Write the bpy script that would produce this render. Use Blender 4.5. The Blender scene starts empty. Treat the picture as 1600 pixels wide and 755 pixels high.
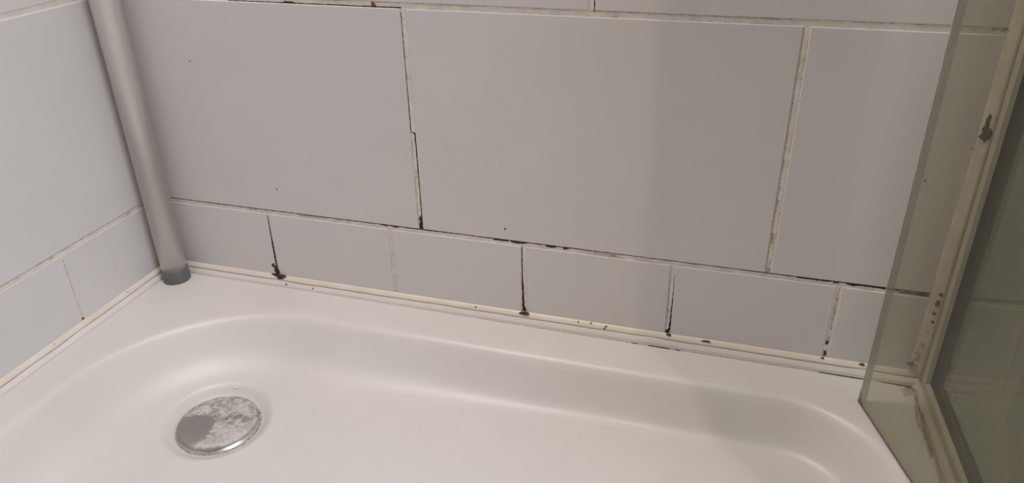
import bpy, math, random
import numpy as np
from mathutils import Vector, noise

# all lengths below are in "small-tile" units (0.1 = one small tile); S turns them into metres
S = 1.3
random.seed(7)
scene = bpy.context.scene
col = scene.collection

# ------------------------------------------------------------------ camera
cam_d = bpy.data.cameras.new('camera')
cam = bpy.data.objects.new('camera', cam_d)
col.objects.link(cam)
cam.location = (0.4260278 * S, -0.43458408 * S, 0.29819199 * S)
cam.rotation_euler = (math.radians(61.97811547), math.radians(1.03571262), math.radians(16.86637375))
cam_d.sensor_fit = 'HORIZONTAL'
cam_d.sensor_width = 36.0
cam_d.lens = 1192.2476 / 1600 * 36.0
cam_d.clip_start = 0.01
scene.camera = cam

# ------------------------------------------------------------------ world, lights, exposure
scene.view_settings.view_transform = 'Standard'
scene.view_settings.look = 'None'
scene.view_settings.gamma = 1.0
scene.view_settings.use_curve_mapping = False
scene.view_settings.exposure = -0.01
world = bpy.data.worlds.new('room_light')
scene.world = world
world.use_nodes = True
world.node_tree.nodes['Background'].inputs['Color'].default_value = (1.0, 0.91, 0.84, 1)
world.node_tree.nodes['Background'].inputs['Strength'].default_value = 0.075


def area(name, loc, target, size, power, color, size_y=None):
    d = bpy.data.lights.new(name, 'AREA')
    d.energy = power
    d.color = color
    d.size = size
    if size_y:
        d.shape = 'RECTANGLE'
        d.size_y = size_y
    else:
        d.shape = 'DISK'
    o = bpy.data.objects.new(name, d)
    o.location = loc
    o.rotation_euler = (Vector(target) - Vector(loc)).to_track_quat('-Z', 'Y').to_euler()
    col.objects.link(o)
    return o


# warm ceiling lamp of the bathroom, in front of the shower and to its right
area('ceiling_lamp', (1.95, -1.35, 2.25), (0.5, -0.1, 0), 0.07, 11.0, (1.0, 0.76, 0.55))
# neutral fill light added above the corner, set low for left-to-right falloff
area('overhead_fill', (0.12, -0.16, 1.35), (0.12, -0.16, 0.0), 0.26, 8.0, (1.0, 0.95, 0.92), 0.26)
# daylight from the bathroom window at the right
area('window_daylight', (1.9, -0.75, 1.35), (0.1, -0.1, 0.1), 0.8, 20, (0.78, 0.89, 1.0), 1.0)

# ------------------------------------------------------------------ materials


def mat(name):
    m = bpy.data.materials.new(name)
    m.use_nodes = True
    nt = m.node_tree
    b = nt.nodes['Principled BSDF']
    return m, nt, b


def N(nt, t, **kw):
    n = nt.nodes.new(t)
    for k, v in kw.items():
        if k in n.inputs.keys():
            n.inputs[k].default_value = v
        else:
            setattr(n, k, v)
    return n


def ramp(nt, src, stops):
    r = nt.nodes.new('ShaderNodeValToRGB')
    els = r.color_ramp.elements
    while len(els) < len(stops):
        els.new(0.5)
    for e, (pos, c) in zip(els, stops):
        e.position = pos
        e.color = (*c, 1)
    nt.links.new(src, r.inputs['Fac'])
    return r.outputs['Color']


def noisy(name, stops, scale, rough=0.5, detail=4.0, bump=0.0, bump_scale=None, metallic=0.0, stretch=None, spec=0.5, coat=0.0):
    """principled material whose colour wanders along a ramp by object-space noise"""
    m, nt, b = mat(name)
    tc = N(nt, 'ShaderNodeTexCoord')
    vec = tc.outputs['Object']
    if stretch:
        mp = N(nt, 'ShaderNodeMapping')
        mp.inputs['Scale'].default_value = stretch
        nt.links.new(vec, mp.inputs['Vector'])
        vec = mp.outputs['Vector']
    n = N(nt, 'ShaderNodeTexNoise', Scale=scale, Detail=detail, Roughness=0.6)
    nt.links.new(vec, n.inputs['Vector'])
    nt.links.new(ramp(nt, n.outputs['Fac'], stops), b.inputs['Base Color'])
    b.inputs['Roughness'].default_value = rough
    b.inputs['Metallic'].default_value = metallic
    b.inputs['Specular IOR Level'].default_value = spec
    b.inputs['Coat Weight'].default_value = coat
    if bump:
        n2 = N(nt, 'ShaderNodeTexNoise', Scale=bump_scale or scale, Detail=2.0)
        nt.links.new(vec, n2.inputs['Vector'])
        bp = N(nt, 'ShaderNodeBump', Strength=bump, Distance=0.001)
        nt.links.new(n2.outputs['Fac'], bp.inputs['Height'])
        nt.links.new(bp.outputs['Normal'], b.inputs['Normal'])
    return m


M = {}
M['tile'] = noisy('glazed_tile', [(0.3, (0.67, 0.645, 0.64)), (0.7, (0.70, 0.675, 0.67))], 9, rough=0.3, bump=0.12, bump_scale=40)
# tiny dark flecks on the glaze
nt = M['tile'].node_tree
b = nt.nodes['Principled BSDF']
M['grout'] = noisy('old_grout', [(0.22, (0.50, 0.42, 0.35)), (0.40, (0.74, 0.67, 0.60)), (0.7, (0.85, 0.79, 0.73))], 95, rough=0.85, bump=0.5, bump_scale=500)
M['grout_dull'] = noisy('dull_grout', [(0.3, (0.36, 0.31, 0.27)), (0.7, (0.52, 0.46, 0.41))], 120, rough=0.85, bump=0.5, bump_scale=500)
M['mould'] = noisy('black_mould', [(0.3, (0.008, 0.005, 0.004)), (0.55, (0.03, 0.017, 0.012)), (0.8, (0.10, 0.055, 0.035))], 420, rough=0.75)
M['mould_brown'] = noisy('brown_mould', [(0.3, (0.10, 0.065, 0.045)), (0.6, (0.26, 0.18, 0.13)), (0.85, (0.42, 0.33, 0.26))], 420, rough=0.8)
M['mould_olive'] = noisy('olive_mould', [(0.3, (0.16, 0.12, 0.06)), (0.7, (0.40, 0.33, 0.2))], 420, rough=0.8)
M['rust'] = noisy('rust_spot', [(0.3, (0.12, 0.04, 0.02)), (0.7, (0.32, 0.14, 0.07))], 420, rough=0.8)
for k, lo, hi in (('mould', 0.24, 0.40), ('mould_brown', 0.40, 0.78), ('mould_olive', 0.40, 0.78), ('rust', 0.32, 0.5)):
    nt = M[k].node_tree
    b = nt.nodes['Principled BSDF']
    tc = N(nt, 'ShaderNodeTexCoord')
    nz = N(nt, 'ShaderNodeTexNoise', Scale=650.0, Detail=5.0, Roughness=0.65)
    nt.links.new(tc.outputs['Object'], nz.inputs['Vector'])
    nt.links.new(ramp(nt, nz.outputs['Fac'], [(lo, (0, 0, 0)), (hi, (1, 1, 1))]), b.inputs['Alpha'])
M['bead'] = noisy('yellowed_silicone', [(0.3, (0.62, 0.535, 0.45)), (0.5, (0.66, 0.59, 0.52)), (0.75, (0.69, 0.64, 0.585))], 30, rough=0.4, bump=0.15, bump_scale=160, stretch=(1, 1, 1))
M['strip'] = noisy('white_seal_strip', [(0.3, (0.70, 0.65, 0.615)), (0.7, (0.75, 0.705, 0.675))], 25, rough=0.35, bump=0.08, bump_scale=140)
M['tray'] = noisy('white_acrylic', [(0.35, (0.585, 0.545, 0.522)), (0.6, (0.615, 0.577, 0.555))], 6, rough=0.40, bump=0.06, bump_scale=60)
M['alu'] = noisy('satin_aluminium', [(0.3, (0.70, 0.67, 0.66)), (0.7, (0.80, 0.77, 0.76))], 60, rough=0.38, metallic=0.72, bump=0.15, bump_scale=900, stretch=(1, 1, 0.12))
M['rubber'] = noisy('grey_plastic', [(0.3, (0.115, 0.115, 0.12)), (0.7, (0.15, 0.15, 0.155))], 60, rough=0.45)
M['white_alu'] = noisy('dull_profile', [(0.3, (0.36, 0.335, 0.295)), (0.7, (0.43, 0.405, 0.36))], 40, rough=0.45)
M['old_silicone'] = noisy('old_silicone', [(0.3, (0.46, 0.385, 0.315)), (0.55, (0.54, 0.47, 0.395)), (0.8, (0.58, 0.525, 0.46))], 60, rough=0.45, bump=0.3, bump_scale=150)
M['room_floor'] = noisy('bathroom_floor_tile', [(0.3, (0.14, 0.13, 0.115)), (0.7, (0.2, 0.185, 0.165))], 12, rough=0.4)
M['plaster'] = noisy('plaster', [(0.3, (0.55, 0.54, 0.53)), (0.7, (0.6, 0.59, 0.58))], 5, rough=0.7)
M['dark'] = noisy('drain_hole', [(0.3, (0.05, 0.045, 0.04)), (0.7, (0.12, 0.09, 0.07))], 200, rough=0.7)

# limescale over the metal drain cap, one clean patch at its left
m, nt, b = mat('scaled_chrome')
tc = N(nt, 'ShaderNodeTexCoord')
n1 = N(nt, 'ShaderNodeTexNoise', Scale=190.0, Detail=8.0, Roughness=0.68, Distortion=0.9)
nt.links.new(tc.outputs['Object'], n1.inputs['Vector'])
n2 = N(nt, 'ShaderNodeTexNoise', Scale=46.0, Detail=3.0, Roughness=0.6)
nt.links.new(tc.outputs['Object'], n2.inputs['Vector'])
sep = N(nt, 'ShaderNodeSeparateXYZ')
nt.links.new(tc.outputs['Object'], sep.inputs[0])
# distance from the clean spot at the left/front of the cap
vm = N(nt, 'ShaderNodeVectorMath', operation='DISTANCE')
vm.inputs[1].default_value = (-0.0135 , -0.0165, 0.0)
nt.links.new(tc.outputs['Object'], vm.inputs[0])
mr = N(nt, 'ShaderNodeMapRange')
mr.inputs['From Min'].default_value = 0.0125
mr.inputs['From Max'].default_value = 0.020
mr.inputs['To Min'].default_value = -0.42
mr.inputs['To Max'].default_value = 0.03
nt.links.new(vm.outputs['Value'], mr.inputs['Value'])
a1 = N(nt, 'ShaderNodeMath', operation='MULTIPLY_ADD')
nt.links.new(n2.outputs['Fac'], a1.inputs[0])
a1.inputs[1].default_value = 0.5
nt.links.new(mr.outputs['Result'], a1.inputs[2])
a2 = N(nt, 'ShaderNodeMath', operation='ADD')
nt.links.new(n1.outputs['Fac'], a2.inputs[0])
nt.links.new(a1.outputs[0], a2.inputs[1])
a3 = N(nt, 'ShaderNodeMath', operation='SUBTRACT')
nt.links.new(a2.outputs[0], a3.inputs[0])
a3.inputs[1].default_value = 0.25
fac = ramp(nt, a3.outputs[0], [(0.40, (0, 0, 0)), (0.68, (1, 1, 1))])
mx = N(nt, 'ShaderNodeMix', data_type='RGBA')
nt.links.new(fac, mx.inputs['Factor'])
mx.inputs[6].default_value = (0.33, 0.312, 0.305, 1)
mx.inputs[7].default_value = (0.55, 0.515, 0.50, 1)
nt.links.new(mx.outputs[2], b.inputs['Base Color'])
mm = N(nt, 'ShaderNodeMath', operation='MULTIPLY_ADD')
nt.links.new(fac, mm.inputs[0])
mm.inputs[1].default_value = -0.6
mm.inputs[2].default_value = 0.75
nt.links.new(mm.outputs[0], b.inputs['Metallic'])
mm2 = N(nt, 'ShaderNodeMath', operation='MULTIPLY_ADD')
nt.links.new(fac, mm2.inputs[0])
mm2.inputs[1].default_value = 0.35
mm2.inputs[2].default_value = 0.42
nt.links.new(mm2.outputs[0], b.inputs['Roughness'])
M['cap'] = m


def glass(name, tint, haze, haze_col, through=0.0):
    m = bpy.data.materials.new(name)
    m.use_nodes = True
    nt = m.node_tree
    nt.nodes.remove(nt.nodes['Principled BSDF'])
    out = nt.nodes['Material Output']
    tr = N(nt, 'ShaderNodeBsdfTransparent')
    tr.inputs['Color'].default_value = (*tint, 1)
    di = N(nt, 'ShaderNodeBsdfDiffuse')
    di.inputs['Color'].default_value = (*haze_col, 1)
    if through:
        tl = N(nt, 'ShaderNodeBsdfTranslucent')
        tl.inputs['Color'].default_value = (*haze_col, 1)
        md = N(nt, 'ShaderNodeMixShader')
        md.inputs['Fac'].default_value = through
        nt.links.new(di.outputs[0], md.inputs[1])
        nt.links.new(tl.outputs[0], md.inputs[2])
        di = md
    gl = N(nt, 'ShaderNodeBsdfGlossy')
    gl.inputs['Roughness'].default_value = 0.06
    tc = N(nt, 'ShaderNodeTexCoord')
    no = N(nt, 'ShaderNodeTexNoise', Scale=22.0, Detail=4.0, Roughness=0.6)
    mp = N(nt, 'ShaderNodeMapping')
    mp.inputs['Scale'].default_value = (1, 1, 0.35)
    nt.links.new(tc.outputs['Object'], mp.inputs['Vector'])
    nt.links.new(mp.outputs['Vector'], no.inputs['Vector'])
    mr = N(nt, 'ShaderNodeMapRange')
    mr.inputs['From Min'].default_value = 0.3
    mr.inputs['From Max'].default_value = 0.7
    mr.inputs['To Min'].default_value = haze * 0.75
    mr.inputs['To Max'].default_value = haze * 1.25
    nt.links.new(no.outputs['Fac'], mr.inputs['Value'])
    m1 = N(nt, 'ShaderNodeMixShader')
    nt.links.new(mr.outputs['Result'], m1.inputs['Fac'])
    nt.links.new(tr.outputs[0], m1.inputs[1])
    nt.links.new(di.outputs[0], m1.inputs[2])
    lw = N(nt, 'ShaderNodeLayerWeight', Blend=0.5)
    pw = N(nt, 'ShaderNodeMath', operation='POWER')
    nt.links.new(lw.outputs['Facing'], pw.inputs[0])
    pw.inputs[1].default_value = 5.0
    fr = N(nt, 'ShaderNodeMath', operation='MULTIPLY_ADD')
    nt.links.new(pw.outputs[0], fr.inputs[0])
    fr.inputs[1].default_value = 0.8
    fr.inputs[2].default_value = 0.03
    m2 = N(nt, 'ShaderNodeMixShader')
    nt.links.new(fr.outputs[0], m2.inputs['Fac'])
    nt.links.new(m1.outputs[0], m2.inputs[1])
    nt.links.new(gl.outputs[0], m2.inputs[2])
    nt.links.new(m2.outputs[0], out.inputs['Surface'])
    return m


M['glass'] = glass('hazy_green_glass', (0.84, 0.83, 0.765), 0.07, (0.34, 0.33, 0.28))
M['glass_dark'] = glass('shade_tinted_glass', (0.62, 0.63, 0.545), 0.06, (0.26, 0.26, 0.21))  # extra dark tint stands in for the dimness beyond the fixed pane
M['glass_edge'] = glass('ground_glass_edge', (0.97, 0.97, 0.98), 0.38, (0.80, 0.77, 0.77), 0.5)

# ------------------------------------------------------------------ helpers


def mesh_obj(name, verts, faces, material, parent=None, origin=None, smooth=False):
    """verts in u; the object's origin sits at `origin` (u), default the base centre of the mesh"""
    v = np.asarray(verts, float)
    if origin is None:
        origin = ((v[:, 0].min() + v[:, 0].max()) / 2, (v[:, 1].min() + v[:, 1].max()) / 2, v[:, 2].min())
    o0 = np.asarray(origin, float)
    me = bpy.data.meshes.new(name)
    me.from_pydata(((v - o0) * S).tolist(), [], faces)
    me.update()
    if smooth:
        me.polygons.foreach_set('use_smooth', [True] * len(me.polygons))
    me.materials.append(material)
    o = bpy.data.objects.new(name, me)
    col.objects.link(o)
    o.location = Vector((o0 * S).tolist())
    if parent is not None:
        o.parent = parent
        o.location = o.location - world_loc(parent)
    return o


def world_loc(o):
    l = Vector((0, 0, 0))
    while o is not None:
        l += o.location
        o = o.parent
    return l


def empty(name, loc):
    o = bpy.data.objects.new(name, None)
    o.empty_display_size = 0.03
    o.location = Vector(loc) * S
    col.objects.link(o)
    return o


def tag(o, label, cat=None, kind=None, group=None):
    o['label'] = label
    if cat:
        o['category'] = cat
    if kind:
        o['kind'] = kind
    if group:
        o['group'] = group
    return o


def box_vf(x0, x1, y0, y1, z0, z1):
    v = [(x0, y0, z0), (x1, y0, z0), (x1, y1, z0), (x0, y1, z0), (x0, y0, z1), (x1, y0, z1), (x1, y1, z1), (x0, y1, z1)]
    f = [(0, 3, 2, 1), (4, 5, 6, 7), (0, 1, 5, 4), (1, 2, 6, 5), (2, 3, 7, 6), (3, 0, 4, 7)]
    return v, f


def plate(a0, a1, z0, z1, front, depth, bev, wall):
    """a glazed tile: front face with chamfered edges; wall 'back' (a = x, faces -y) or 'left' (a = -y, faces +x)"""
    b2 = bev
    rings = [(0.0, front), (b2 * 0.35, None), (b2, None)]
    def P(a, d, z):            # d: how far behind the front plane
        return (a, d, z) if wall == 'back' else (-d, -a, z)
    v = []
    def ring(ins, d):
        for (a, z) in ((a0 + ins, z0 + ins), (a1 - ins, z0 + ins), (a1 - ins, z1 - ins), (a0 + ins, z1 - ins)):
            v.append(P(a, d, z))
    ring(b2, front)
    ring(b2 * 0.3, front + b2 * 0.3)
    ring(0, front + b2)
    ring(0, front + depth)
    f = [(0, 1, 2, 3)]
    for k in range(3):
        for i in range(4):
            j = (i + 1) % 4
            f.append((4 * k + i, 4 * k + 4 + i, 4 * k + 4 + j, 4 * k + j))
    f.append((15, 14, 13, 12))
    if wall == 'back':
        pass
    else:
        f = [tuple(reversed(q)) for q in f]
    return v, f


GD = 0.00045      # how far the grout lies behind the tile faces


def on_wall(wall, a, z, h):
    """point at wall coordinate (a, z), h proud of the tile faces"""
    return (a, -h, z) if wall == 'back' else (h, -a, z)


def ribbon(name, pts, wall, material, parent, h0=-GD, bulge=0.00035, seed=0, step=0.0008, rag=0.55, gaps=-1.0, scale=140.0):
    """ragged stain along a line of (a, z, half-width) on a wall; breaks up into pieces where gaps > 0"""
    seg = []
    for (p, q) in zip(pts[:-1], pts[1:]):
        n = max(2, int(math.hypot(q[0] - p[0], q[1] - p[1]) / step))
        for i in range(n):
            t = i / n
            seg.append(tuple(p[k] + (q[k] - p[k]) * t for k in range(3)))
    seg.append(pts[-1])
    verts, faces = [], []
    prev = None
    for i, (a, z, w) in enumerate(seg):
        ia, ib = max(i - 1, 0), min(i + 1, len(seg) - 1)
        da, dz = seg[ib][0] - seg[ia][0], seg[ib][1] - seg[ia][1]
        l = math.hypot(da, dz) or 1
        na, nz = -dz / l, da / l
        key = Vector((a * scale * 4, z * scale * 4, seed * 7.3))
        r1 = 1 + rag * 1.6 * noise.noise(key)
        r2 = 1 + rag * 1.6 * noise.noise(key + Vector((31.7, 11.1, 5.5)))
        g = noise.noise(Vector((a * scale, z * scale, seed * 3.1 + 50)))
        if g < gaps - 0.5 + 0.0:
            prev = None
            continue
        w1, w2 = max(w * r1, w * 0.12), max(w * r2, w * 0.12)
        k = len(verts)
        verts += [on_wall(wall, a + na * w1, z + nz * w1, h0 + 0.00004), on_wall(wall, a, z, h0 + min(bulge, w * 0.7)), on_wall(wall, a - na * w2, z - nz * w2, h0 + 0.00004)]
        if prev is not None:
            faces += [(prev, k, k + 1, prev + 1), (prev + 1, k + 1, k + 2, prev + 2)]
        prev = k
    if not faces:
        return None
    return mesh_obj(name, verts, faces, material, parent)


def blob(name, centre, ra, rb, normal_axis, material, parent, seed=0, height=0.0006, rag=0.45, ang=0.0, n=22):
    """ragged low mound; normal_axis 'back', 'left' (on the walls) or 'up' (lying flat)"""
    verts, faces = [], []
    cx, cy, cz = centre
    rings = [(1.0, 0.0), (0.72, 0.6), (0.38, 0.92)]
    for (s, hh) in rings:
        for i in range(n):
            t = 2 * math.pi * i / n
            r = 1 + rag * 1.7 * noise.noise(Vector((math.cos(t) * 1.8 + seed * 5.1, math.sin(t) * 1.8, seed * 2.7)))
            a, c = math.cos(t) * ra * r * s, math.sin(t) * rb * r * s
            a, c = a * math.cos(ang) - c * math.sin(ang), a * math.sin(ang) + c * math.cos(ang)
            h = 0.00003 + hh * height
            verts.append({'back': (cx + a, cy - h, cz + c), 'left': (cx + h, cy - a, cz + c), 'up': (cx + a, cy + c, cz + h)}[normal_axis])
    top = {'back': (cx, cy - height, cz), 'left': (cx + height, cy, cz), 'up': (cx, cy, cz + height)}[normal_axis]
    verts.append(top)
    for k in range(2):
        for i in range(n):
            j = (i + 1) % n
            faces.append((k * n + i, k * n + j, k * n + n + j, k * n + n + i))
    for i in range(n):
        faces.append((2 * n + i, 2 * n + (i + 1) % n, 3 * n))
    if normal_axis == 'left':
        faces = [tuple(reversed(q)) for q in faces]
    return mesh_obj(name, verts, faces, material, parent, smooth=True)


def sweep(path, prof, closed=True):
    """path: list of (origin, ax, ay) frames; prof: 2D points"""
    verts, faces = [], []
    n = len(prof)
    for (o, ax, ay) in path:
        for (s, t) in prof:
            verts.append(tuple(o[k] + ax[k] * s + ay[k] * t for k in range(3)))
    for i in range(len(path) - 1):
        for j in range(n if closed else n - 1):
            a, b_ = i * n + j, i * n + (j + 1) % n
            faces.append((a, b_, b_ + n, a + n))
    if closed:
        faces.append(tuple(reversed(range(n))))
        faces.append(tuple((len(path) - 1) * n + j for j in range(n)))
    return verts, faces


def lathe(prof, cx, cy, n=64, cap_top=True, cap_bot=True):
    verts, faces = [], []
    for (r, z) in prof:
        for i in range(n):
            t = 2 * math.pi * i / n
            verts.append((cx + r * math.cos(t), cy + r * math.sin(t), z))
    for k in range(len(prof) - 1):
        for i in range(n):
            j = (i + 1) % n
            faces.append((k * n + i, k * n + j, k * n + n + j, k * n + n + i))
    if cap_bot:
        faces.append(tuple(reversed(range(n))))
    if cap_top:
        faces.append(tuple((len(prof) - 1) * n + i for i in range(n)))
    return verts, faces


# ------------------------------------------------------------------ the walls
ZT = -0.008                      # tray rim
ZA, ZB, LH, LW = 0.0548, 0.2085, 0.1537, 0.2322
G = 0.0034                       # grout joint
WALL_R, WALL_F, WALL_TOP = 1.05, 1.05, 1.75
ROWS = 4

v, f = box_vf(-0.06, WALL_R, GD, 0.07, -0.13, WALL_TOP)
wall_back = mesh_obj('wall_back', v, f, M['grout'])
tag(wall_back, 'back shower wall of pale grey glazed tiles with cream grout and black mould', kind='structure')
v, f = box_vf(-0.06, -GD, -WALL_F, GD, -0.13, WALL_TOP)
wall_left = mesh_obj('wall_left', v, f, M['grout'])
tag(wall_left, 'left shower wall of pale bluish grey glazed tiles with thin grout', kind='structure')
v, f = box_vf(-0.06, WALL_R, -1.9, 0.07, -0.16, -0.13)
floor = mesh_obj('floor', v, f, M['room_floor'])
tag(floor, 'dim bathroom floor outside the shower', kind='structure')


def tiles(wall, parent, joints, z0, z1, gz0=G / 2, gz1=G / 2):
    """joints: list of (a, joint width)"""
    for (p, q) in zip(joints[:-1], joints[1:]):
        jt = [random.uniform(-0.00025, 0.00025) for _ in range(3)]
        v, f = plate(p[0] + p[1] / 2, q[0] - q[1] / 2, z0 + gz0, z1 - gz1, jt[0] * 0.5, 0.006, 0.0006, wall)
        mesh_obj('tile', v, f, M['tile'], parent)


# back wall: cut course of small tiles, then large tiles in running bond
small = [(0.0005, 0.0004), (0.0990, 0.0013), (0.1986, 0.0024), (0.2978, 0.0034), (0.3978, 0.0034), (0.4972, 0.0031), (0.5972, G), (0.6972, G), (0.7972, G), (0.8972, G), (0.9972, G), (WALL_R, 0)]
tiles('back', wall_back, small, -0.0045, ZA, 0, G / 2)
odd = [(0.0005, 0.0004), (0.2231, G), (0.4551, G), (0.6873, G), (0.9195, G), (WALL_R, 0)]
even = [(0.0005, 0.0004), (0.1075, G), (0.3397, G), (0.5719, G), (0.8041, G), (1.0363, G)]
for r in range(ROWS):
    tiles('back', wall_back, odd if r % 2 == 0 else even, ZA + r * LH, ZA + (r + 1) * LH)
# tiles below tray level to the right of the enclosure
tiles('back', wall_back, [(0.573, 0), (0.62, G), (0.72, G), (0.82, G), (0.92, G), (1.02, G)], -0.13, -0.0045, 0, 0.0034)

sl = [(0.0012, 0.0004), (0.0930, 0.0022), (0.1930, G), (0.2930, G), (0.3930, G), (0.4930, G), (0.5930, G), (0.6930, G)]
tiles('left', wall_left, sl, -0.0045, ZA, 0, G / 2)
ol = [(0.0012, 0.0004), (0.2290, G), (0.4612, G), (0.6934, G), (0.9256, G)]
el = [(0.0012, 0.0004), (0.1130, G), (0.3452, G), (0.5774, G), (0.8096, G)]
for r in range(ROWS):
    tiles('left', wall_left, ol if r % 2 == 0 else el, ZA + r * LH, ZA + (r + 1) * LH)

# mould and dirt in the joints of the back wall
gt, gb = ZA + G / 2 - 0.0003, ZA - G / 2 + 0.0003
R_ = lambda pts, m='mould', **k: ribbon('mould_stain', pts, k.pop('wall', 'back'), M[m], k.pop('parent', wall_back), **k)
R_([(0.004, gt, 0.00022), (0.09, gt, 0.0003), (0.16, gt, 0.0003), (0.2, gt, 0.0004), (0.226, gt, 0.0005), (0.26, gt, 0.0003), (0.30, gt, 0.0004), (0.34, gt, 0.0003), (0.37, gt, 0.0002), (0.42, gt, 0.00022), (0.465, gt, 0.0003), (0.56, gt, 0.0004)], seed=1)
R_([(0.186, gt - 0.0004, 0.0004), (0.206, gt - 0.0004, 0.0007)], seed=2, gaps=0.45)
R_([(0.276, gt - 0.0004, 0.0005), (0.296, gt - 0.0005, 0.0009), (0.300, gt - 0.0004, 0.0004)], seed=3, gaps=0.35)
R_([(0.306, gt - 0.0004, 0.0004), (0.326, gt - 0.0006, 0.0009), (0.329, gt - 0.0005, 0.0004)], seed=4, gaps=0.3)
R_([(0.338, gt - 0.001, 0.0002), (0.352, ZA, 0.0006), (0.362, ZA, 0.0008), (0.369, ZA, 0.0003)], 'mould_brown', seed=5, gaps=0.3)
R_([(0.346, ZA + 0.0005, 0.0005), (0.36, ZA - 0.0002, 0.0006)], 'mould_brown', seed=25, gaps=0.35)
R_([(0.07, ZA + 0.0006, 0.0004), (0.12, ZA + 0.0004, 0.0008), (0.17, ZA + 0.0006, 0.0004)], 'mould_brown', seed=6, gaps=0.62)
R_([(0.405, ZA, 0.0004), (0.415, ZA + 0.0003, 0.001), (0.424, ZA, 0.0004)], 'mould_brown', seed=7, gaps=0.4)
R_([(0.472, gt - 0.0003, 0.0003), (0.486, gt - 0.0004, 0.0006), (0.492, gt - 0.0003, 0.0003)], seed=8)
R_([(0.493, gt - 0.0006, 0.0005), (0.503, gt - 0.0005, 0.0009), (0.512, gt - 0.0004, 0.0004), (0.530, gt - 0.0004, 0.0008)], seed=9, gaps=0.35)
# thin grey line along the lower edge of that joint
R_([(0.004, gb, 0.00012), (0.545, gb, 0.00018)], 'mould_brown', seed=10, gaps=0.42)
# joint above the large tiles
bt, bb = ZB + G / 2 - 0.0003, ZB - G / 2 + 0.0003
R_([(0.1, bb, 0.00025), (0.16, bb, 0.0003), (0.195, bb, 0.00035), (0.222, bb, 0.0004)], seed=11)
R_([(0.13, bb + 0.0005, 0.0004), (0.15, bb + 0.0004, 0.0006)], seed=12, gaps=0.4)
R_([(0.02, bt, 0.0002), (0.1, bt, 0.0002), (0.34, bt, 0.0002)], 'mould_brown', seed=33, gaps=0.4)
R_([(0.225, bb, 0.00012), (0.45, bb, 0.00016)], 'mould_brown', seed=13, gaps=0.45)
R_([(0.3385, bt, 0.0003), (0.38, bt, 0.0002), (0.425, bt, 0.0004), (0.447, bt, 0.0004)], 'mould_brown', seed=14)
R_([(0.456, bt, 0.0002), (0.55, bt, 0.0003)], 'mould_olive', seed=15, gaps=0.3)
R_([(0.341, ZB + 0.001, 0.0003), (0.341, ZB + 0.02, 0.0003)], seed=34)
blob('rust_spot', (0.2035, GD, ZB + 0.0002), 0.0016, 0.0019, 'back', M['rust'], wall_back, seed=3)
blob('rust_spot', (0.2045, GD, ZB - 0.0014), 0.0016, 0.0006, 'back', M['mould'], wall_back, seed=4, height=0.0003)
# long upright joint between the two large tiles
xl = 0.2231
R_([(xl - G / 2 + 0.0003, ZB - 0.004, 0.0002), (xl - G / 2 + 0.0003, 0.17, 0.0002), (xl - G / 2 + 0.0004, 0.128, 0.0003)], seed=16)
R_([(xl - G / 2 + 0.0003, 0.128, 0.0004), (xl + G / 2 - 0.0004, 0.1268, 0.0004), (xl + G / 2 - 0.0003, 0.12, 0.0004), (xl + G / 2 - 0.0003, 0.08, 0.0003), (xl + G / 2 - 0.0004, 0.06, 0.0005)], seed=17)
R_([(xl - G / 2 + 0.0003, 0.127, 0.0003), (xl - G / 2 + 0.0003, 0.1, 0.0002), (xl - G / 2 + 0.0003, 0.06, 0.0003)], 'mould_brown', seed=18, gaps=0.2)
R_([(xl - 0.0012, 0.0985, 0.0002), (xl + 0.0013, 0.0988, 0.0002)], 'mould_brown', seed=19)
R_([(xl, 0.067, 0.0005), (xl + 0.0004, 0.06, 0.0012), (xl + 0.0002, 0.0562, 0.0014)], seed=20)
# right upright joint
xr = 0.4551
R_([(xr - G / 2 + 0.0003, ZB - 0.003, 0.00025), (xr - G / 2 + 0.0003, 0.13, 0.0003), (xr - G / 2 + 0.0003, 0.06, 0.0003)], 'mould_olive', seed=21)
R_([(xr - 0.0006, 0.135, 0.0004), (xr - 0.0010, 0.125, 0.0005), (xr - 0.0008, 0.10, 0.0003), (xr - 0.0004, 0.085, 0.0008), (xr, 0.062, 0.0008)], 'mould_olive', seed=22, gaps=0.55)
R_([(xr + G / 2 - 0.0003, 0.2, 0.00015), (xr + G / 2 - 0.0003, 0.06, 0.0002)], 'mould_brown', seed=23, gaps=0.4)
blob('mould_stain', (xr - 0.0002, GD, 0.0585), 0.0014, 0.0022, 'back', M['mould_olive'], wall_back, seed=8)
# uprights of the small course
R_([(0.0990, 0.0515, 0.0002), (0.0990, 0.035, 0.00035), (0.0990, 0.022, 0.0007), (0.0992, 0.008, 0.0010)], seed=24, h0=-0.0002)
blob('mould_stain', (0.0965, 0.0, 0.0085), 0.0016, 0.0018, 'back', M['mould'], wall_back, seed=5)
blob('mould_stain', (0.0985, 0.0, 0.0045), 0.0022, 0.0046, 'back', M['mould'], wall_back, seed=6)
R_([(0.1986 - 0.0009, 0.051, 0.00015), (0.1986 - 0.0009, 0.004, 0.0002)], 'mould_brown', seed=41)
R_([(0.1986 + 0.0009, 0.051, 0.00012), (0.1986 + 0.0009, 0.004, 0.0002)], 'mould_brown', seed=42, gaps=0.3)
blob('mould_stain', (0.1988, GD, 0.002), 0.0009, 0.0007, 'back', M['mould_brown'], wall_back, seed=15)
xs = 0.2978
R_([(xs - 0.0013, 0.053, 0.0003), (xs - 0.0013, 0.028, 0.0004), (xs - 0.0010, 0.02, 0.0007), (xs - 0.0009, 0.01, 0.0008), (xs - 0.0004, 0.004, 0.0012), (xs - 0.0002, 0.0015, 0.0018)], seed=26)
xs = 0.3978
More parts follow.
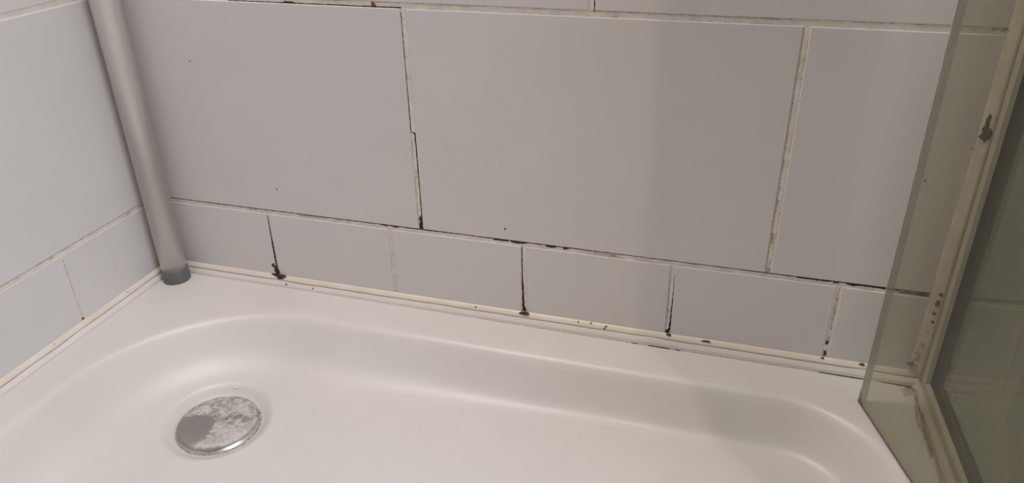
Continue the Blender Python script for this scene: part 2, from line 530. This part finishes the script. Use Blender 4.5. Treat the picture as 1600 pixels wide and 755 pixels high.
R_([(xs + 0.0013, 0.046, 0.00015), (xs + 0.0013, 0.025, 0.0003), (xs + 0.0012, 0.012, 0.0004), (xs + 0.001, 0.003, 0.0006)], seed=27)
R_([(xs - 0.0013, 0.05, 0.0003), (xs - 0.0012, 0.02, 0.0004), (xs - 0.0012, 0.002, 0.0002)], 'mould_brown', seed=28, gaps=0.25)
blob('mould_stain', (xs - 0.0002, GD, 0.0022), 0.0013, 0.0016, 'back', M['mould'], wall_back, seed=9)
xs = 0.4972
R_([(xs, 0.052, 0.0004), (xs, 0.03, 0.0006), (xs, 0.004, 0.0006)], 'mould_brown', seed=29, gaps=0.25)
blob('mould_stain', (xs - 0.0004, GD, 0.0118), 0.0009, 0.0017, 'back', M['mould'], wall_back, seed=10)
blob('mould_stain', (xs - 0.0002, GD, 0.0035), 0.0009, 0.0026, 'back', M['mould'], wall_back, seed=11)
# left wall joints
R_([(0.004, ZA + 0.0012, 0.0002), (0.05, ZA + 0.0013, 0.0003), (0.12, ZA + 0.0012, 0.0003), (0.17, ZA + 0.0012, 0.0002)], 'mould_brown', wall='left', parent=wall_left, seed=30)
R_([(0.0930, 0.05, 0.0003), (0.0930, 0.02, 0.0004), (0.0928, 0.003, 0.0005)], 'mould_brown', wall='left', parent=wall_left, seed=31, gaps=0.1)
blob('mould_stain', (-GD, -0.0928, 0.0022), 0.001, 0.0009, 'left', M['mould'], wall_left, seed=12)
# tiny flecks and a chip on the glaze
for (a, z) in [(0.1115, 0.0745), (0.285, 0.065), (0.5285, 0.1265), (0.06, 0.165)]:
    blob('dirt_fleck', (a, 0.0, z), 0.0006, 0.0008, 'back', M['mould'], wall_back, seed=a * 90, height=0.0002, n=10)
blob('glaze_chip', (0.0825, 0.0, 0.1745), 0.0005, 0.0022, 'back', M['strip'], wall_back, seed=2, height=0.0002, n=10, ang=0.15)
for (a, z) in [(0.07, 0.095), (0.052, 0.078), (0.04, 0.07), (0.105, 0.12), (0.055, 0.02), (0.10, 0.03), (0.04, 0.035)]:
    blob('dirt_fleck', (0.0, -a, z), 0.0005, 0.0008, 'left', M['mould_brown'], wall_left, seed=a * 70, height=0.0002, n=10)

# ------------------------------------------------------------------ seal strips between tray and walls


def trim(name, wall, length, label):
    d0 = 0.0012
    n = 60
    def frames(jit, seed):
        fr = []
        for i in range(n + 1):
            a = length * i / n
            w = jit * noise.noise(Vector((a * 45, seed, 0)))
            if wall == 'back':
                fr.append(((a, -w, 0), (0, -1, 0), (0, 0, 1)))
            else:
                fr.append(((w, -a, 0), (1, 0, 0), (0, 0, 1)))
        return fr
    prof = [(-0.0004, -0.0075), (-0.0004, -0.0015), (0.0018, -0.0016), (0.0036, -0.0030), (0.0048, -0.0054), (0.0052, ZT - 0.0006), (0.0, ZT - 0.0006)]
    v, f = sweep(frames(0.0002, 1.0), prof)
    if wall == 'back':
        f = [tuple(reversed(q)) for q in f]
    t = mesh_obj(name, v, f, M['strip'], smooth=False)
    tag(t, label, kind='structure')
    prof = [(-0.0008, -0.001), (-0.0008, 0.0007), (0.0002, 0.0008), (0.0012, -0.0002), (0.0023, -0.0013), (0.0033, -0.0027), (0.001, -0.0030)]
    v, f = sweep(frames(0.0005, 4.0), prof)
    if wall == 'back':
        f = [tuple(reversed(q)) for q in f]
    mesh_obj('silicone_bead', v, f, M['bead'], t, smooth=True)
    return t


trim_1 = trim('trim_1', 'back', 0.5535, 'white seal strip with yellowed silicone bead along the back wall')
trim_2 = trim('trim_2', 'left', 0.60, 'white seal strip with yellowed silicone bead along the left wall')


def floor_ribbon(pts, m, parent, seed, gaps=-1.0, wall='back', rag=0.7):
    """dirt line lying on the tray along the foot of a strip: (a, distance from wall, half-width)"""
    seg = []
    for (p, q) in zip(pts[:-1], pts[1:]):
        n = max(2, int(abs(q[0] - p[0]) / 0.0008))
        seg += [tuple(p[k] + (q[k] - p[k]) * i / n for k in range(3)) for i in range(n)]
    verts, faces, prev = [], [], None
    for (a, d, w) in seg:
        g = noise.noise(Vector((a * 150, seed * 3.3, 9)))
        if g < gaps - 0.5:
            prev = None
            continue
        r = max(0.2, 1 + rag * 1.6 * noise.noise(Vector((a * 600, seed, 2))))
        k = len(verts)
        for (dd, h) in ((d - w * r, 0.0004), (d, 0.0003), (d + w * r, 0.00008)):
            verts.append((a, -dd, ZT + h) if wall == 'back' else (dd, -a, ZT + h))
        if prev is not None:
            faces += [(prev, k, k + 1, prev + 1), (prev + 1, k + 1, k + 2, prev + 2)]
        prev = k
    return mesh_obj('dirt_line', verts, faces, M[m], parent)


E0 = 0.0054
floor_ribbon([(0.03, E0, 0.00035), (0.08, E0, 0.0004), (0.12, E0, 0.0005), (0.15, E0, 0.0005), (0.16, E0, 0.0003)], 'rust', trim_1, 1, 0.2)
floor_ribbon([(0.14, E0, 0.0003), (0.3, E0, 0.0002), (0.55, E0, 0.0002)], 'mould_brown', trim_1, 2, 0.1)
floor_ribbon([(0.375, E0, 0.0003), (0.41, E0, 0.0004)], 'mould', trim_1, 3, 0.35)
floor_ribbon([(0.495, E0, 0.0003), (0.515, E0, 0.0005), (0.54, E0, 0.0003)], 'mould', trim_1, 4, 0.3)
floor_ribbon([(0.02, E0, 0.0004), (0.06, E0, 0.0003), (0.14, E0, 0.0003), (0.3, E0, 0.0003)], 'mould_brown', trim_2, 5, -1.0, 'left')
floor_ribbon([(0.024, E0, 0.0009), (0.032, E0, 0.0006), (0.05, E0, 0.0003), (0.056, E0, 0.0008), (0.063, E0, 0.0006), (0.07, E0, 0.0003)], 'mould', trim_2, 6, 0.1, 'left')
floor_ribbon([(0.08, E0, 0.0005), (0.10, E0, 0.0005)], 'mould', trim_2, 7, 0.4, 'left')
# mould sitting on the beads at the feet of the joints
def bead_blob(x, dy, z, ra, rb, m='mould', seed=0, h=0.0005):
    return blob('mould_stain', (x, -dy, z), ra, rb, 'up', M[m], trim_1, seed=seed, height=h)
bead_blob(0.1000, 0.0010, 0.0003, 0.0052, 0.0020, seed=21, h=0.0014)
bead_blob(0.1020, 0.0022, -0.0011, 0.0030, 0.0012, seed=22, h=0.0008)
bead_blob(0.2985, 0.0012, 0.0002, 0.0038, 0.0016, seed=23, h=0.0011)
bead_blob(0.3990, 0.0010, 0.0003, 0.0014, 0.0010, 'mould', seed=24, h=0.0009)
bead_blob(0.4240, 0.0014, 0.0000, 0.0035, 0.0008, 'mould', seed=25, h=0.0006)
bead_blob(0.5195, 0.0012, 0.0002, 0.0017, 0.0008, 'mould', seed=26, h=0.0008)
bead_blob(0.4960, 0.0010, 0.0003, 0.0010, 0.0007, 'mould', seed=27, h=0.0008)
for (x, dy, z, s) in [(0.262, .0018, -.0004, .0007), (0.337, .0014, 0, .0006), (0.346, .0012, 0.0002, .0007), (0.3565, .0016, -.0002, .0007), (0.3555, .0026, -.0014, .0008), (0.108, .0046, -.0042, .0007), (0.131, .0046, -.0042, .0006)]:
    bead_blob(x, dy, z, s, s * 0.7, 'mould', seed=x * 60, h=0.0006)
for (a, dy, z, s) in [(0.052, .0016, -.0001, .0009), (0.121, .0016, -.0001, .0008)]:
    blob('mould_stain', (dy, -a, z), s, s, 'up', M['mould_olive'], trim_2, seed=a * 40, height=0.0006)

# ------------------------------------------------------------------ shower tray
TX0, TX1, TY0, TY1 = -0.0004, 0.572, -0.62, 0.0004
BX0, BX1, BY0, BY1 = 0.0325, 0.532, -0.585, -0.0365
DX, DY = 0.1232, -0.1222
CAP_R = 0.0258


def sd_basin(x, y):
    cx, cy = (BX0 + BX1) / 2, (BY0 + BY1) / 2
    hx, hy = (BX1 - BX0) / 2, (BY1 - BY0) / 2
    px, py = x - cx, y - cy
    r = np.where(px < 0, np.where(py > 0, 0.115, 0.09), np.where(py > 0, 0.062, 0.09))
    qx, qy = np.abs(px) - hx + r, np.abs(py) - hy + r
    return np.minimum(np.maximum(qx, qy), 0) + np.hypot(np.maximum(qx, 0), np.maximum(qy, 0)) - r


def softmin0(t, k):         # smooth max(t, 0)
    return 0.5 * (t + np.sqrt(t * t + k * k))


def tray_z(x, y):
    t = -sd_basin(x, y)
    right = np.clip((x - 0.12) / 0.25, 0, 1)
    w = 0.027 - 0.010 * right          # run of the slope, softer at the drain end
    D = 0.028
    k2 = 0.014 - 0.0105 * right
    h = -(D / w) * (softmin0(t, 0.003) - softmin0(t - w, k2))
    h += (D / w) * 0.0
    # floor falls gently to the drain
    r = np.hypot(x - DX, y - DY)
    h -= 0.0028 * np.clip((t - w) / 0.03, 0, 1) * np.clip(1 - r / 0.4, 0, 1)
    # shallow dish round the drain, hole under the cap
    s = np.clip((0.0365 - r) / 0.010, 0, 1)
    h -= 0.0045 * s * s * (3 - 2 * s)
    s = np.clip((0.0235 - r) / 0.003, 0, 1)
    h -= 0.010 * s
    # anti-slip pips on the floor
    u, v = x / 0.046, (y + 0.007) / 0.037
    row = np.floor(v)
    u = u + 0.5 * (row % 2)
    du, dv = (u - np.floor(u) - 0.5) * 0.046, (v - row - 0.5) * 0.037
    pip = np.clip(1 - (du * du / 0.0085 ** 2 + dv * dv / 0.0055 ** 2), 0, 1)
    h += 0.00055 * pip * pip * np.clip((t - 0.045) / 0.01, 0, 1) * np.clip((r - 0.052) / 0.008, 0, 1)
    # barely uneven rim
    return ZT + h


xs_ = np.concatenate([np.arange(TX0, 0.2, 0.0014), np.arange(0.2, TX1 + 1e-6, 0.002)])
ys_ = np.concatenate([np.arange(TY0, -0.26, 0.005), np.arange(-0.26, TY1 + 1e-6, 0.0014)])
ys_[-1] = TY1
X, Y = np.meshgrid(xs_, ys_)
Zg = tray_z(X, Y)
nx, ny = len(xs_), len(ys_)
verts = np.stack([X.ravel(), Y.ravel(), Zg.ravel()], 1)
ii = (np.arange(ny - 1)[:, None] * nx + np.arange(nx - 1)[None, :]).ravel()
quads = np.stack([ii, ii + 1, ii + nx + 1, ii + nx], 1)
faces = [tuple(q) for q in quads.tolist()]
# skirt down to the floor all round
edge = [i for i in range(nx)] + [j * nx + nx - 1 for j in range(1, ny)] + [(ny - 1) * nx + i for i in range(nx - 2, -1, -1)] + [j * nx for j in range(ny - 2, 0, -1)]
base = len(verts)
low = verts[edge].copy()
low[:, 2] = -0.13
verts = np.concatenate([verts, low])
ne = len(edge)
for i in range(ne):
    j = (i + 1) % ne
    faces.append((edge[i], base + i, base + j, edge[j]))
tray = mesh_obj('shower_tray', verts, faces, M['tray'], smooth=True)
tag(tray, 'white acrylic shower tray with rounded basin under the tiled walls', 'shower tray')
# faint limescale mark above the drain and a few specks
zz = lambda x, y: float(tray_z(np.array([x]), np.array([y]))[0])
for (x, y, a, b_) in [(0.1145, -0.0905, 0.0016, 0.0007), (0.118, -0.0895, 0.0010, 0.0005), (0.1225, -0.0885, 0.0007, 0.0005)]:
    blob('limescale_mark', (x, y, zz(x, y) + 0.00005), a, b_, 'up', M['bead'], tray, seed=x * 50, height=0.0003, n=12)
for (x, y) in [(0.038, -0.06), (0.355, -0.075), (0.255, -0.095), (0.21, -0.066), (0.406, -0.02)]:
    blob('dirt_fleck', (x, y, zz(x, y) + 0.0001), 0.0006, 0.0004, 'up', M['mould_brown'], tray, seed=x * 50, height=0.0002, n=10)

# ------------------------------------------------------------------ drain
zc = tray_z(np.array([DX + 0.03]), np.array([DY]))[0]
CT = ZT - 0.0287          # top of the cap
dr = empty('drain_cover', (DX, DY, CT - 0.0036))
tag(dr, 'round metal drain cover crusted with limescale in the shower tray', 'drain')
prof = [(0.0215, CT - 0.0036), (CAP_R - 0.0009, CT - 0.0034), (CAP_R - 0.0001, CT - 0.0027), (CAP_R, CT - 0.0017), (CAP_R - 0.0006, CT - 0.0008), (CAP_R - 0.0018, CT - 0.0003), (CAP_R * 0.6, CT - 0.0001), (CAP_R * 0.2, CT)]
v, f = lathe(prof, DX, DY, 72)
capo = mesh_obj('cap', v, f, M['cap'], dr, origin=(DX, DY, CT - 0.0036), smooth=True)
prof = [(0.021, CT - 0.0075), (CAP_R - 0.0002, CT - 0.0072), (CAP_R - 0.0002, CT - 0.0050), (0.019, CT - 0.0046), (0.019, CT - 0.0036)]
v, f = lathe(prof, DX, DY, 56)
o = mesh_obj('flange', v, f, M['alu'], dr, smooth=True)
pts = []
verts, faces = [], []
prev = None
for i in range(97):
    t = 2 * math.pi * i / 96
    g = noise.noise(Vector((math.cos(t) * 4, math.sin(t) * 4, 3)))
    w = 0.0005 * (1 + 1.4 * g)
    k = len(verts)
    for (rr, zo) in ((CAP_R + 0.0010 + max(w, .0001), 0.0), (CAP_R + 0.0004, 0.0001), (CAP_R - 0.0008, 0.0)):
        x, y = DX + rr * math.cos(t), DY + rr * math.sin(t)
        verts.append((x, y, zz(x, y) + 0.00012 + zo))
    if prev is not None:
        faces += [(prev, prev + 1, k + 1, k), (prev + 1, prev + 2, k + 2, k + 1)]
    prev = k
o = mesh_obj('grime_ring', verts, faces, M['mould_brown'], dr)
o['label'] = 'brown grime round the rim of the drain'

# ------------------------------------------------------------------ corner pole
PX, PY, PR = 0.0153, -0.0150, 0.0094
pole = empty('shower_pole', (PX, PY, ZT))
tag(pole, 'grey satin aluminium pole with dark plastic foot in the tiled corner', 'pole')
n = 48
prof = [(PR, ZT + 0.011), (PR, 0.4), (PR, 1.45)]
v, f = lathe(prof, PX, PY, n)
mesh_obj('tube', v, f, M['alu'], pole, smooth=True)
prof = [(PR + 0.0005, ZT), (PR + 0.0009, ZT + 0.0006), (PR + 0.0007, ZT + 0.0112), (PR + 0.0003, ZT + 0.0117), (PR - 0.0006, ZT + 0.0117)]
v, f = lathe(prof, PX, PY, n)
o = mesh_obj('end_cap', v, f, M['rubber'], pole, smooth=True)
o['label'] = 'dark grey plastic end cap'

# ------------------------------------------------------------------ glass enclosure at the right
# folded inner leaf: free edge near the back wall, hinge at the post
FX, FY = 0.516, -0.0286
dxl, dyl = 0.317, -0.948
GT = 0.0046
LEN = 0.135
GH = 1.38


def slab(p, q, t, z0, z1):
    """upright slab whose left face runs from p to q (plan), thickness to the right"""
    ux, uy = q[0] - p[0], q[1] - p[1]
    l = math.hypot(ux, uy)
    nx_, ny_ = -uy / l, ux / l          # to the right (+x) for a slab running to -y
    if nx_ < 0:
        nx_, ny_ = -nx_, -ny_
    v = []
    for z in (z0, z1):
        v += [(p[0], p[1], z), (q[0], q[1], z), (q[0] + nx_ * t, q[1] + ny_ * t, z), (p[0] + nx_ * t, p[1] + ny_ * t, z)]
    f = [(0, 3, 2, 1), (4, 5, 6, 7), (0, 1, 5, 4), (1, 2, 6, 5), (2, 3, 7, 6), (3, 0, 4, 7)]
    return v, f


P0 = (FX, FY)
P1 = (FX + dxl * LEN, FY + dyl * LEN)
e = 0.0007
screen = empty('folding_shower_screen', (0.5595, -0.09, ZT))
tag(screen, 'greenish glass folding shower screen with pale wall profile at the right of the tray', 'shower screen')
v, f = slab((FX + dxl * e, FY + dyl * e), P1, GT, ZT + 0.0005, GH)
leaf = mesh_obj('door_leaf', v, f, M['glass'], screen)
leaf['label'] = 'hazy glass leaf folded inwards, its free edge near the back wall'
v, f = slab(P0, (FX + dxl * e * 0.97, FY + dyl * e * 0.97), GT, ZT + 0.0005, GH)
o = mesh_obj('ground_edge', v, f, M['glass_edge'], leaf)
o['label'] = 'frosted grey ground edge of the glass'
# grime at the foot of the free edge
verts, faces = [], []
for i in range(12):
    s = i / 11
    for (k, zz_) in ((0, 0.0), (1, 0.010 * (1 - s) ** 1.6 + 0.0004)):
        verts.append((FX + dxl * 0.008 * s - 0.00015, FY + dyl * 0.008 * s, ZT + 0.0006 + zz_ * (1 + 0.3 * noise.noise(Vector((s * 9, 1, 1))))))
for i in range(11):
    faces.append((2 * i, 2 * i + 2, 2 * i + 3, 2 * i + 1))
gm = bpy.data.materials.new('foot_grime')
gm.use_nodes = True
nt = gm.node_tree
b = nt.nodes['Principled BSDF']
b.inputs['Base Color'].default_value = (0.16, 0.10, 0.065, 1)
b.inputs['Roughness'].default_value = 0.7
n1 = N(nt, 'ShaderNodeTexNoise', Scale=260.0, Detail=4.0)
tc = N(nt, 'ShaderNodeTexCoord')
nt.links.new(tc.outputs['Object'], n1.inputs['Vector'])
nt.links.new(ramp(nt, n1.outputs['Fac'], [(0.3, (0.2, 0.2, 0.2)), (0.75, (0.75, 0.75, 0.75))]), b.inputs['Alpha'])
o = mesh_obj('grime', verts, faces, gm, leaf)
# dark strip standing in for the shadow line under the leaf
v, f = slab((FX - 0.0002, FY), (P1[0] - 0.0002, P1[1]), 0.0005, ZT + 0.0001, ZT + 0.0012)
o = mesh_obj('foot_shadow_strip', v, f, M['rubber'], leaf)

# fixed panel between wall and hinge post
panel = screen
KT = 0.055      # the panel leans outwards a little
v, f = slab((0.5575, -0.004), (0.5575 - KT * (P1[1] + 0.004), P1[1] + 0.004), GT, ZT + 0.004, GH)
mesh_obj('fixed_pane', v, f, M['glass_dark'], panel)
# U-shaped wall profile
pr = [(0.5535, -0.0001), (0.5660, -0.0001), (0.5660, -0.0130), (0.5635, -0.0130), (0.5635, -0.0030), (0.5560, -0.0030), (0.5560, -0.0130), (0.5535, -0.0130)]
v, f = sweep([((0, 0, ZT), (1, 0, 0), (0, 1, 0)), ((0, 0, GH + 0.01), (1, 0, 0), (0, 1, 0))], pr)
mesh_obj('wall_profile', v, f, M['white_alu'], panel)
pr = [(0.5535, 0.0), (0.5660, 0.0), (0.5660, 0.009), (0.5635, 0.010), (0.5635, 0.003), (0.5560, 0.003), (0.5560, 0.010), (0.5535, 0.009)]
v, f = sweep([((0, -0.0135, ZT), (1, 0, 0), (0, 0, 1)), ((-KT * P1[1], P1[1] + 0.004, ZT), (1, 0, 0), (0, 0, 1))], pr)
mesh_obj('bottom_rail', v, f, M['white_alu'], panel)
v, f = lathe([(0.0075, ZT), (0.0075, GH + 0.01)], P1[0] + 0.0085, P1[1] - 0.009, 24)
mesh_obj('hinge_post', v, f, M['white_alu'], panel, smooth=True)
# silicone down the profile and along the rail
fr = []
for i in range(80):
    z = -0.004 + 0.62 * i / 79
    w = 0.0065 + 0.0022 * noise.noise(Vector((z * 16, 2, 2))) + 0.0016 * max(0, (0.15 - z) / 0.15)
    fr.append(((0.5537, 0, z), (w, 0, 0), (0, 1, 0)))
pr = [(0, 0.0004), (-1.0, 0.0003), (-0.75, -0.0010), (-0.35, -0.0026), (0, -0.0050)]
v, f = sweep(fr, pr)
f = [tuple(reversed(q)) for q in f]
sil = mesh_obj('silicone_bead', v, f, M['old_silicone'], panel, smooth=True)
fr = []
for i in range(40):
    y = -0.004 - 0.12 * i / 39
    w = 0.005 + 0.002 * noise.noise(Vector((y * 30, 8, 2)))
    fr.append(((0.5537 - KT * (y + 0.0135), y, ZT), (w, 0, 0), (0, 0, 1)))
pr = [(0, 0.0), (0, 0.0045), (-0.4, 0.0024), (-0.8, 0.0009), (-1.0, 0.0)]
v, f = sweep(fr, pr)
rail_sil = mesh_obj('silicone_bead', v, f, M['old_silicone'], panel, smooth=True)
# mould on that silicone
for (x, z, a, b_, m_, h) in [(0.5500, 0.1625, 0.0010, 0.0035, 'mould', .0012), (0.5505, 0.1560, 0.0018, 0.0030, 'mould', .002), (0.5518, 0.1570, 0.0014, 0.0028, 'mould', .003), (0.547, 0.147, 0.0012, 0.0006, 'mould_brown', .0005),
                       (0.5515, 0.058, 0.0012, 0.0012, 'mould', .002), (0.551, 0.052, 0.0010, 0.0022, 'mould', .0022), (0.5505, 0.045, 0.0009, 0.0012, 'mould', .002), (0.551, 0.039, 0.0008, 0.0008, 'mould', .0022), (0.5505, 0.031, 0.0009, 0.0009, 'mould_brown', .0022),
                       (0.5495, 0.021, 0.0014, 0.0022, 'mould_brown', .0020), (0.549, 0.012, 0.002, 0.0035, 'mould_brown', .0019), (0.5485, 0.004, 0.003, 0.003, 'mould_olive', .0018), (0.547, 0.006, 0.002, 0.0012, 'mould', .001)]:
    blob('mould_stain', (x, -0.0003 - 0.0034 * max(0.0, (x - 0.5465) / 0.007), z), a * 1.3, b_ * 1.25, 'back', M[m_], sil, seed=z * 300, height=h * 0.6)
for (x, y, a, b_, m_, h) in [(0.5490, -0.012, 0.0050, 0.0055, 'mould_olive', .0016), (0.5475, -0.0085, 0.0035, 0.0018, 'mould_brown', .0012), (0.5500, -0.040, 0.0026, 0.026, 'mould_brown', .0016), (0.5515, -0.058, 0.0022, 0.030, 'mould_olive', .0022)]:
    blob('mould_stain', (x, y, ZT + 0.0004), a, b_, 'up', M[m_], rail_sil, seed=y * 80, height=h, rag=0.6, n=40)
floor_ribbon([(0.531, E0 - 0.0006, 0.0008), (0.54, E0 - 0.0006, 0.0014), (0.547, E0, 0.0016), (0.552, E0, 0.001)], 'mould', trim_1, 11)
R_([(0.530, ZA, 0.0005), (0.5385, ZA, 0.0009), (0.546, ZA, 0.0010)], seed=51)
R_([(0.540, ZB + 0.001, 0.0005), (0.5475, ZB + 0.0012, 0.0009), (0.5495, ZB - 0.001, 0.0008), (0.5505, ZB - 0.0016, 0.0007)], 'mould_brown', seed=52, h0=0.0003)
